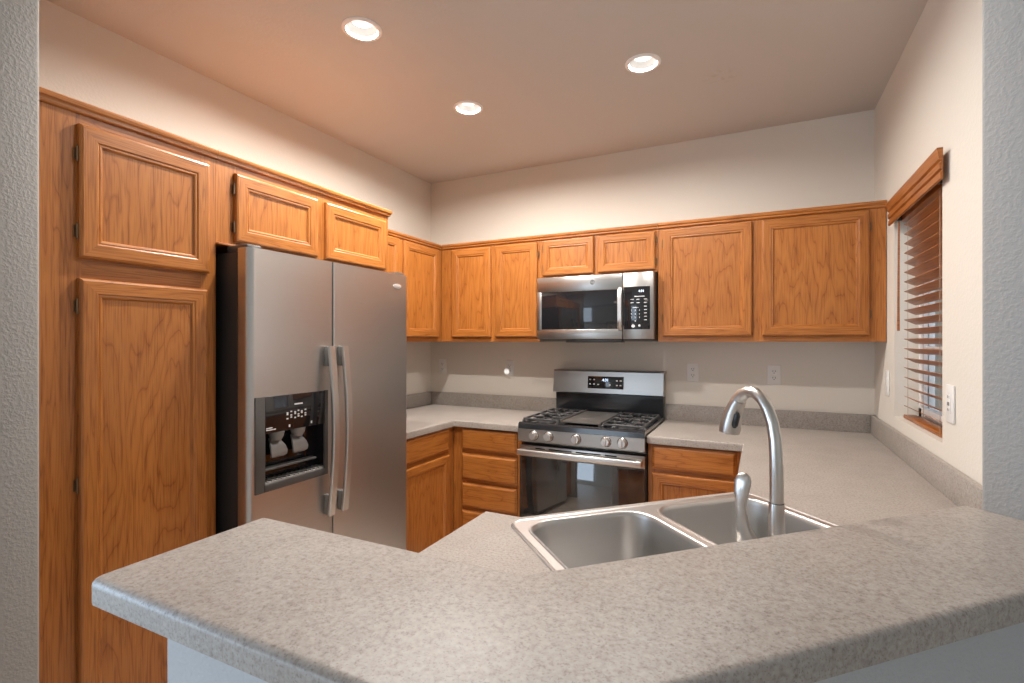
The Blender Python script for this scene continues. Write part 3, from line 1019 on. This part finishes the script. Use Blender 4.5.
grate(1.119, 1.340, -.61, -.125)
grate(1.610, 1.832, -.61, -.125)
b = MB()
b.box((1.356, -.60, .944), (1.594, -.13, .956), 0, .004)
for x0, x1 in ((1.352, 1.362), (1.588, 1.598)):
    b.box((x0, -.61, .944), (x1, -.125, .964), 0, .003)
for x in (1.36, 1.59):
    for y in (-.59, -.14):
        b.box((x - .01, y - .01, .926), (x + .01, y + .01, .945))
b.obj('griddle', M['griddle'], ck)

# ------------------------------------------------------------------ microwave
t = thing('microwave', 'stainless over-the-range microwave hung below the small oak cabinet', 'microwave', (1.475, -.2, 1.424))
MX0, MX1, MZ0, MZ1 = 1.1055, 1.8480, 1.424, 1.836
MB().box((MX0 + .001, -.345, MZ0 + .004), (MX1 - .001, -.004, MZ1), 0, .003).obj('case', M['dark_grey'], t)
b = MB()
xs = 1.662
b.box((MX0, -.380, MZ0 + .012), (xs, -.346, 1.498), 0, .003)
b.box((MX0, -.380, 1.736), (xs, -.346, MZ1 - .004), 0, .003)
b.box((MX0, -.380, 1.49), (1.137, -.346, 1.74), 0, .002)
b.box((1.637, -.380, 1.49), (xs, -.346, 1.74), 0, .002)
md = b.obj('door', M['steel_h'], t)
MB().box((1.133, -.3765, 1.494), (1.640, -.350, 1.740), 0, .001).obj('door_window', M['black_gloss'], md)
MB().sweep([(1.651, -.386, 1.495), (1.651, -.400, 1.51), (1.651, -.403, 1.56), (1.651, -.403, 1.68), (1.651, -.400, 1.728), (1.651, -.386, 1.743)], (1, 0, 0), .013, .006).obj('handle', M['handle'], md, ang=45)
b = MB()
b.lathe([(.017, 0), (.017, .0015), (.0135, .002), (.0135, .0012), (.001, .0012)], (1.478, -.380, 1.787), 0, 28, 'y')
bd = b.obj('round_emblem', [M['dark_grey']], md)
FR = lambda x, y, z: Matrix.Translation((x, y, z)) @ Matrix.Rotation(math.pi / 2, 4, 'X')
MB().lathe([(.0172, 0), (.0172, .0022), (.0150, .0022), (.0150, 0)], (1.478, -.380, 1.787), 0, 28, 'y', False).obj('emblem_ring', M['badge'], md)
lettering('emblem_letters', 'GE', .017, FR(1.478, -.3815, 1.787) @ Matrix.Shear('XY', 4, (.2, 0)), M['badge'], md)
b = MB()
b.box((xs + .003, -.380, MZ0 + .012), (MX1, -.346, MZ1 - .004), 0, .003)
ps = b.obj('control_side', M['steel_h'], t)
kp = MB().box((1.672, -.3822, 1.494), (1.826, -.376, 1.748), 0, .001).obj('keypad', M['black_gloss'], ps)
MB().box((1.668, -.3828, 1.518), (1.679, -.376, 1.715), 0, .001).obj('grip_recess', M['black'], ps)
lettering('clock_digits', '4:31', .020, FR(1.776, -.3826, 1.720), M['led'], kp)
q = MB()
q.box((1.735, -.3828, 1.687), (1.795, -.382, 1.691))
for x in (1.722, 1.757, 1.800):
    for z in (1.672, 1.652):
        q.box((x - .009, -.3828, z - .002), (x + .009, -.382, z + .002))
for z in (1.63, 1.61, 1.59, 1.57, 1.55):
    q.box((1.792, -.3828, z - .002), (1.808, -.382, z + .002))
q.box((1.725, -.3828, 1.622), (1.760, -.382, 1.625))
q.lathe([(.010, 0), (.010, .0008), (.001, .0008)], (1.728, -.382, 1.514), 0, 16, 'y'); q.lathe([(.007, 0), (.007, .0008), (.001, .0008)], (1.765, -.382, 1.516), 0, 16, 'y')
q.obj('keypad_print', M['print'], kp)
for i, s in enumerate('1234567890'):
    x = 1.717 + (i % 3) * .024 if i < 9 else 1.741
    z = 1.606 - (i // 3) * .021
    lettering('key_digit', s, .014, FR(x, -.3826, z), M['print'], kp)
b = MB().box((MX0 + .02, -.33, MZ0 - .003), (MX1 - .02, -.05, MZ0 + .006), 0, .002)
b.obj('underside_panel', M['grey_plastic'], t)
MB().box((1.30, -.375, MZ0 - .008), (1.66, -.30, MZ0 + .012), 0, .004).obj('vent_grille', M['black'], t)

# ------------------------------------------------------------------ outlets and switches
def outlet(P, u, w, label, kind='duplex', name='wall_outlet', wd=.070, ht=.115):
    t = thing(name, label, 'outlet' if 'outlet' in name else 'switch', P(u, w, 0), 0, 'white wall outlets' if 'outlet' in name else None)
    MB().box(P(u - wd / 2, w - ht / 2, .0004), P(u + wd / 2, w + ht / 2, .006), 0, .003).obj('cover_plate', M['white_plastic'], t)
    if kind == 'duplex':
        for s in (-1, 1):
            z = w + s * .0195
            r = MB()
            r.loft([[P(u + a, z + b_, d) for a, b_ in rrect(-.0165 * k, .0165 * k, -.0135 * k, .0135 * k, .010 * k)] for d, k in ((.005, 1), (.0082, 1), (.0088, .93))])
            ro = r.obj('receptacle', M['white_plastic'], t)
            sl = MB()
            for du in (-.0063, .0063):
                sl.box(P(u + du - .0013, z - .001, .0085), P(u + du + .0013, z + .008, .0091))
            sl.tube([P(u, z - .0075, .0084), P(u, z - .0075, .0091)], .0028, 0, 10)
            sl.obj('slot', M['slot'], ro)
        MB().tube([P(u, w, .0058), P(u, w, .0066)], .003, 0, 10).obj('screw', M['white_plastic'], t)
    elif kind == 'rocker':
        MB().box(P(u - .0165, w - .033, .0055), P(u + .0165, w + .033, .0085), 0, .002).obj('rocker', M['white_plastic'], t)
    elif kind == 'gfci':
        r = MB().box(P(u - .0165, w - .033, .0055), P(u + .0165, w + .033, .0085), 0, .002).obj('receptacle', M['white_plastic'], t)
        sl = MB()
        for z in (w - .021, w + .021):
            for du in (-.0063, .0063):
                sl.box(P(u + du - .0013, z - .003, .0083), P(u + du + .0013, z + .006, .0090))
        sl.obj('slot', M['slot'], r)
        MB().box(P(u - .009, w - .006, .008), P(u + .009, w + .006, .0100), 0, .001).obj('test_button', M['grey_plastic'], r)
    return t


PW = face_back(0)
outlet(PW, .117, 1.222, 'white outlet plate on the back wall close to the corner')
o2 = outlet(PW, .719, 1.222, 'white outlet with a small night light plugged in')
outlet(PW, 2.021, 1.225, 'white duplex outlet on the back wall just beside the range')
outlet(PW, 2.479, 1.222, 'white duplex outlet on the back wall behind the faucet')
PR = lambda u, w, d: Vector((XW - d, u, w))
outlet(PR, -.330, 1.218, 'white rocker switch plate on the window wall under the oak cabinet', 'rocker', 'wall_switch', .074, .125)
outlet(PR, -1.254, 1.216, 'white outlet plate on the window wall beside the blind', 'gfci', 'wall_outlet', .078, .125)
t = thing('night_light', 'small round white night light plugged into the back wall outlet', 'night light', PW(.715, 1.200, .0095))
MB().lathe([(.013, 0), (.015, .006), (.015, .020), (.012, .024)], PW(.715, 1.203, .0095), 0, 24, 'y').obj('body', M['white_plastic'], t)
MB().lathe([(.016, .022), (.020, .028), (.021, .036), (.017, .044), (.009, .049), (.001, .050)], PW(.713, 1.199, .0095), 0, 24, 'y').obj('lens', M['bulb'], t)

# ------------------------------------------------------------------ window blind
t = thing('window_blind', 'stained wood slat blind with carved valance in the small side window', 'blind', (XW + .04, (WY0 + WY1) / 2, WZ0))
BX = XW + .046
by0, by1 = WY0 + .012, -.522
# valance: moulded board standing proud of the wall with short returns
vz = [(0, 0), (.005, .003), (.005, .022), (.0005, .026), (.0005, .031), (.007, .036), (.007, .054), (.002, .058), (.002, .063), (.009, .069), (.012, .092), (.014, .098), (.014, .106), (.002, .106)]
vx = XW - .020
vy0, vy1 = -1.238, -.465
b = MB()
prof = [Vector((vx - d, 0, 1.966 + h)) for d, h in vz]
prof2 = prof + [Vector((vx + .002, 0, 2.072)), Vector((vx + .002, 0, 1.966))]
b.loft([[p + Vector((0, vy0, 0)) for p in prof2], [p + Vector((0, vy1, 0)) for p in prof2]])
b.obj('valance', M['blind'], t)
MB().box((XW + .012, by0, 1.972), (XW + .075, by1, 2.022), 0, .003).obj('headrail', M['blind'], t)
for y in (by0 + .002, by1 - .02):
    MB().box((XW - .004, y, 1.975), (XW + .013, y + .018, 2.02)).obj('bracket', M['slot'], t)
b = MB()
ang = math.radians(27)
ns = 20
for k in range(ns):
    z = 1.118 + (1.945 - 1.118) * k / (ns - 1)
    mt = Matrix.Translation((BX, 0, z)) @ Matrix.Rotation(ang, 4, 'Y')
    b.box((-.025, by0, -.0014), (.025, by1, .0014), 0, .001, 1, mt)
b.obj('slats', M['blind'], t)
MB().box((BX - .025, by0, 1.0725), (BX + .025, by1, 1.0885), 0, .003).obj('bottom_rail', M['blind'], t)
b = MB()
for y in (by0 + .09, by1 - .09):
    for dx in (-.027, .027):
        b.tube([(BX + dx, y, 1.08), (BX + dx, y, 1.975)], .0010, 0, 6)
b.obj('ladder_cord', M['cord'], t)
MB().tube([(XW - .004, by1 - .045, 1.965), (XW - .006, by1 - .045, 1.60), (XW - .006, by1 - .045, 1.47)], [.004, .0045, .0055], 0, 10).obj('tilt_wand', M['blind'], t)
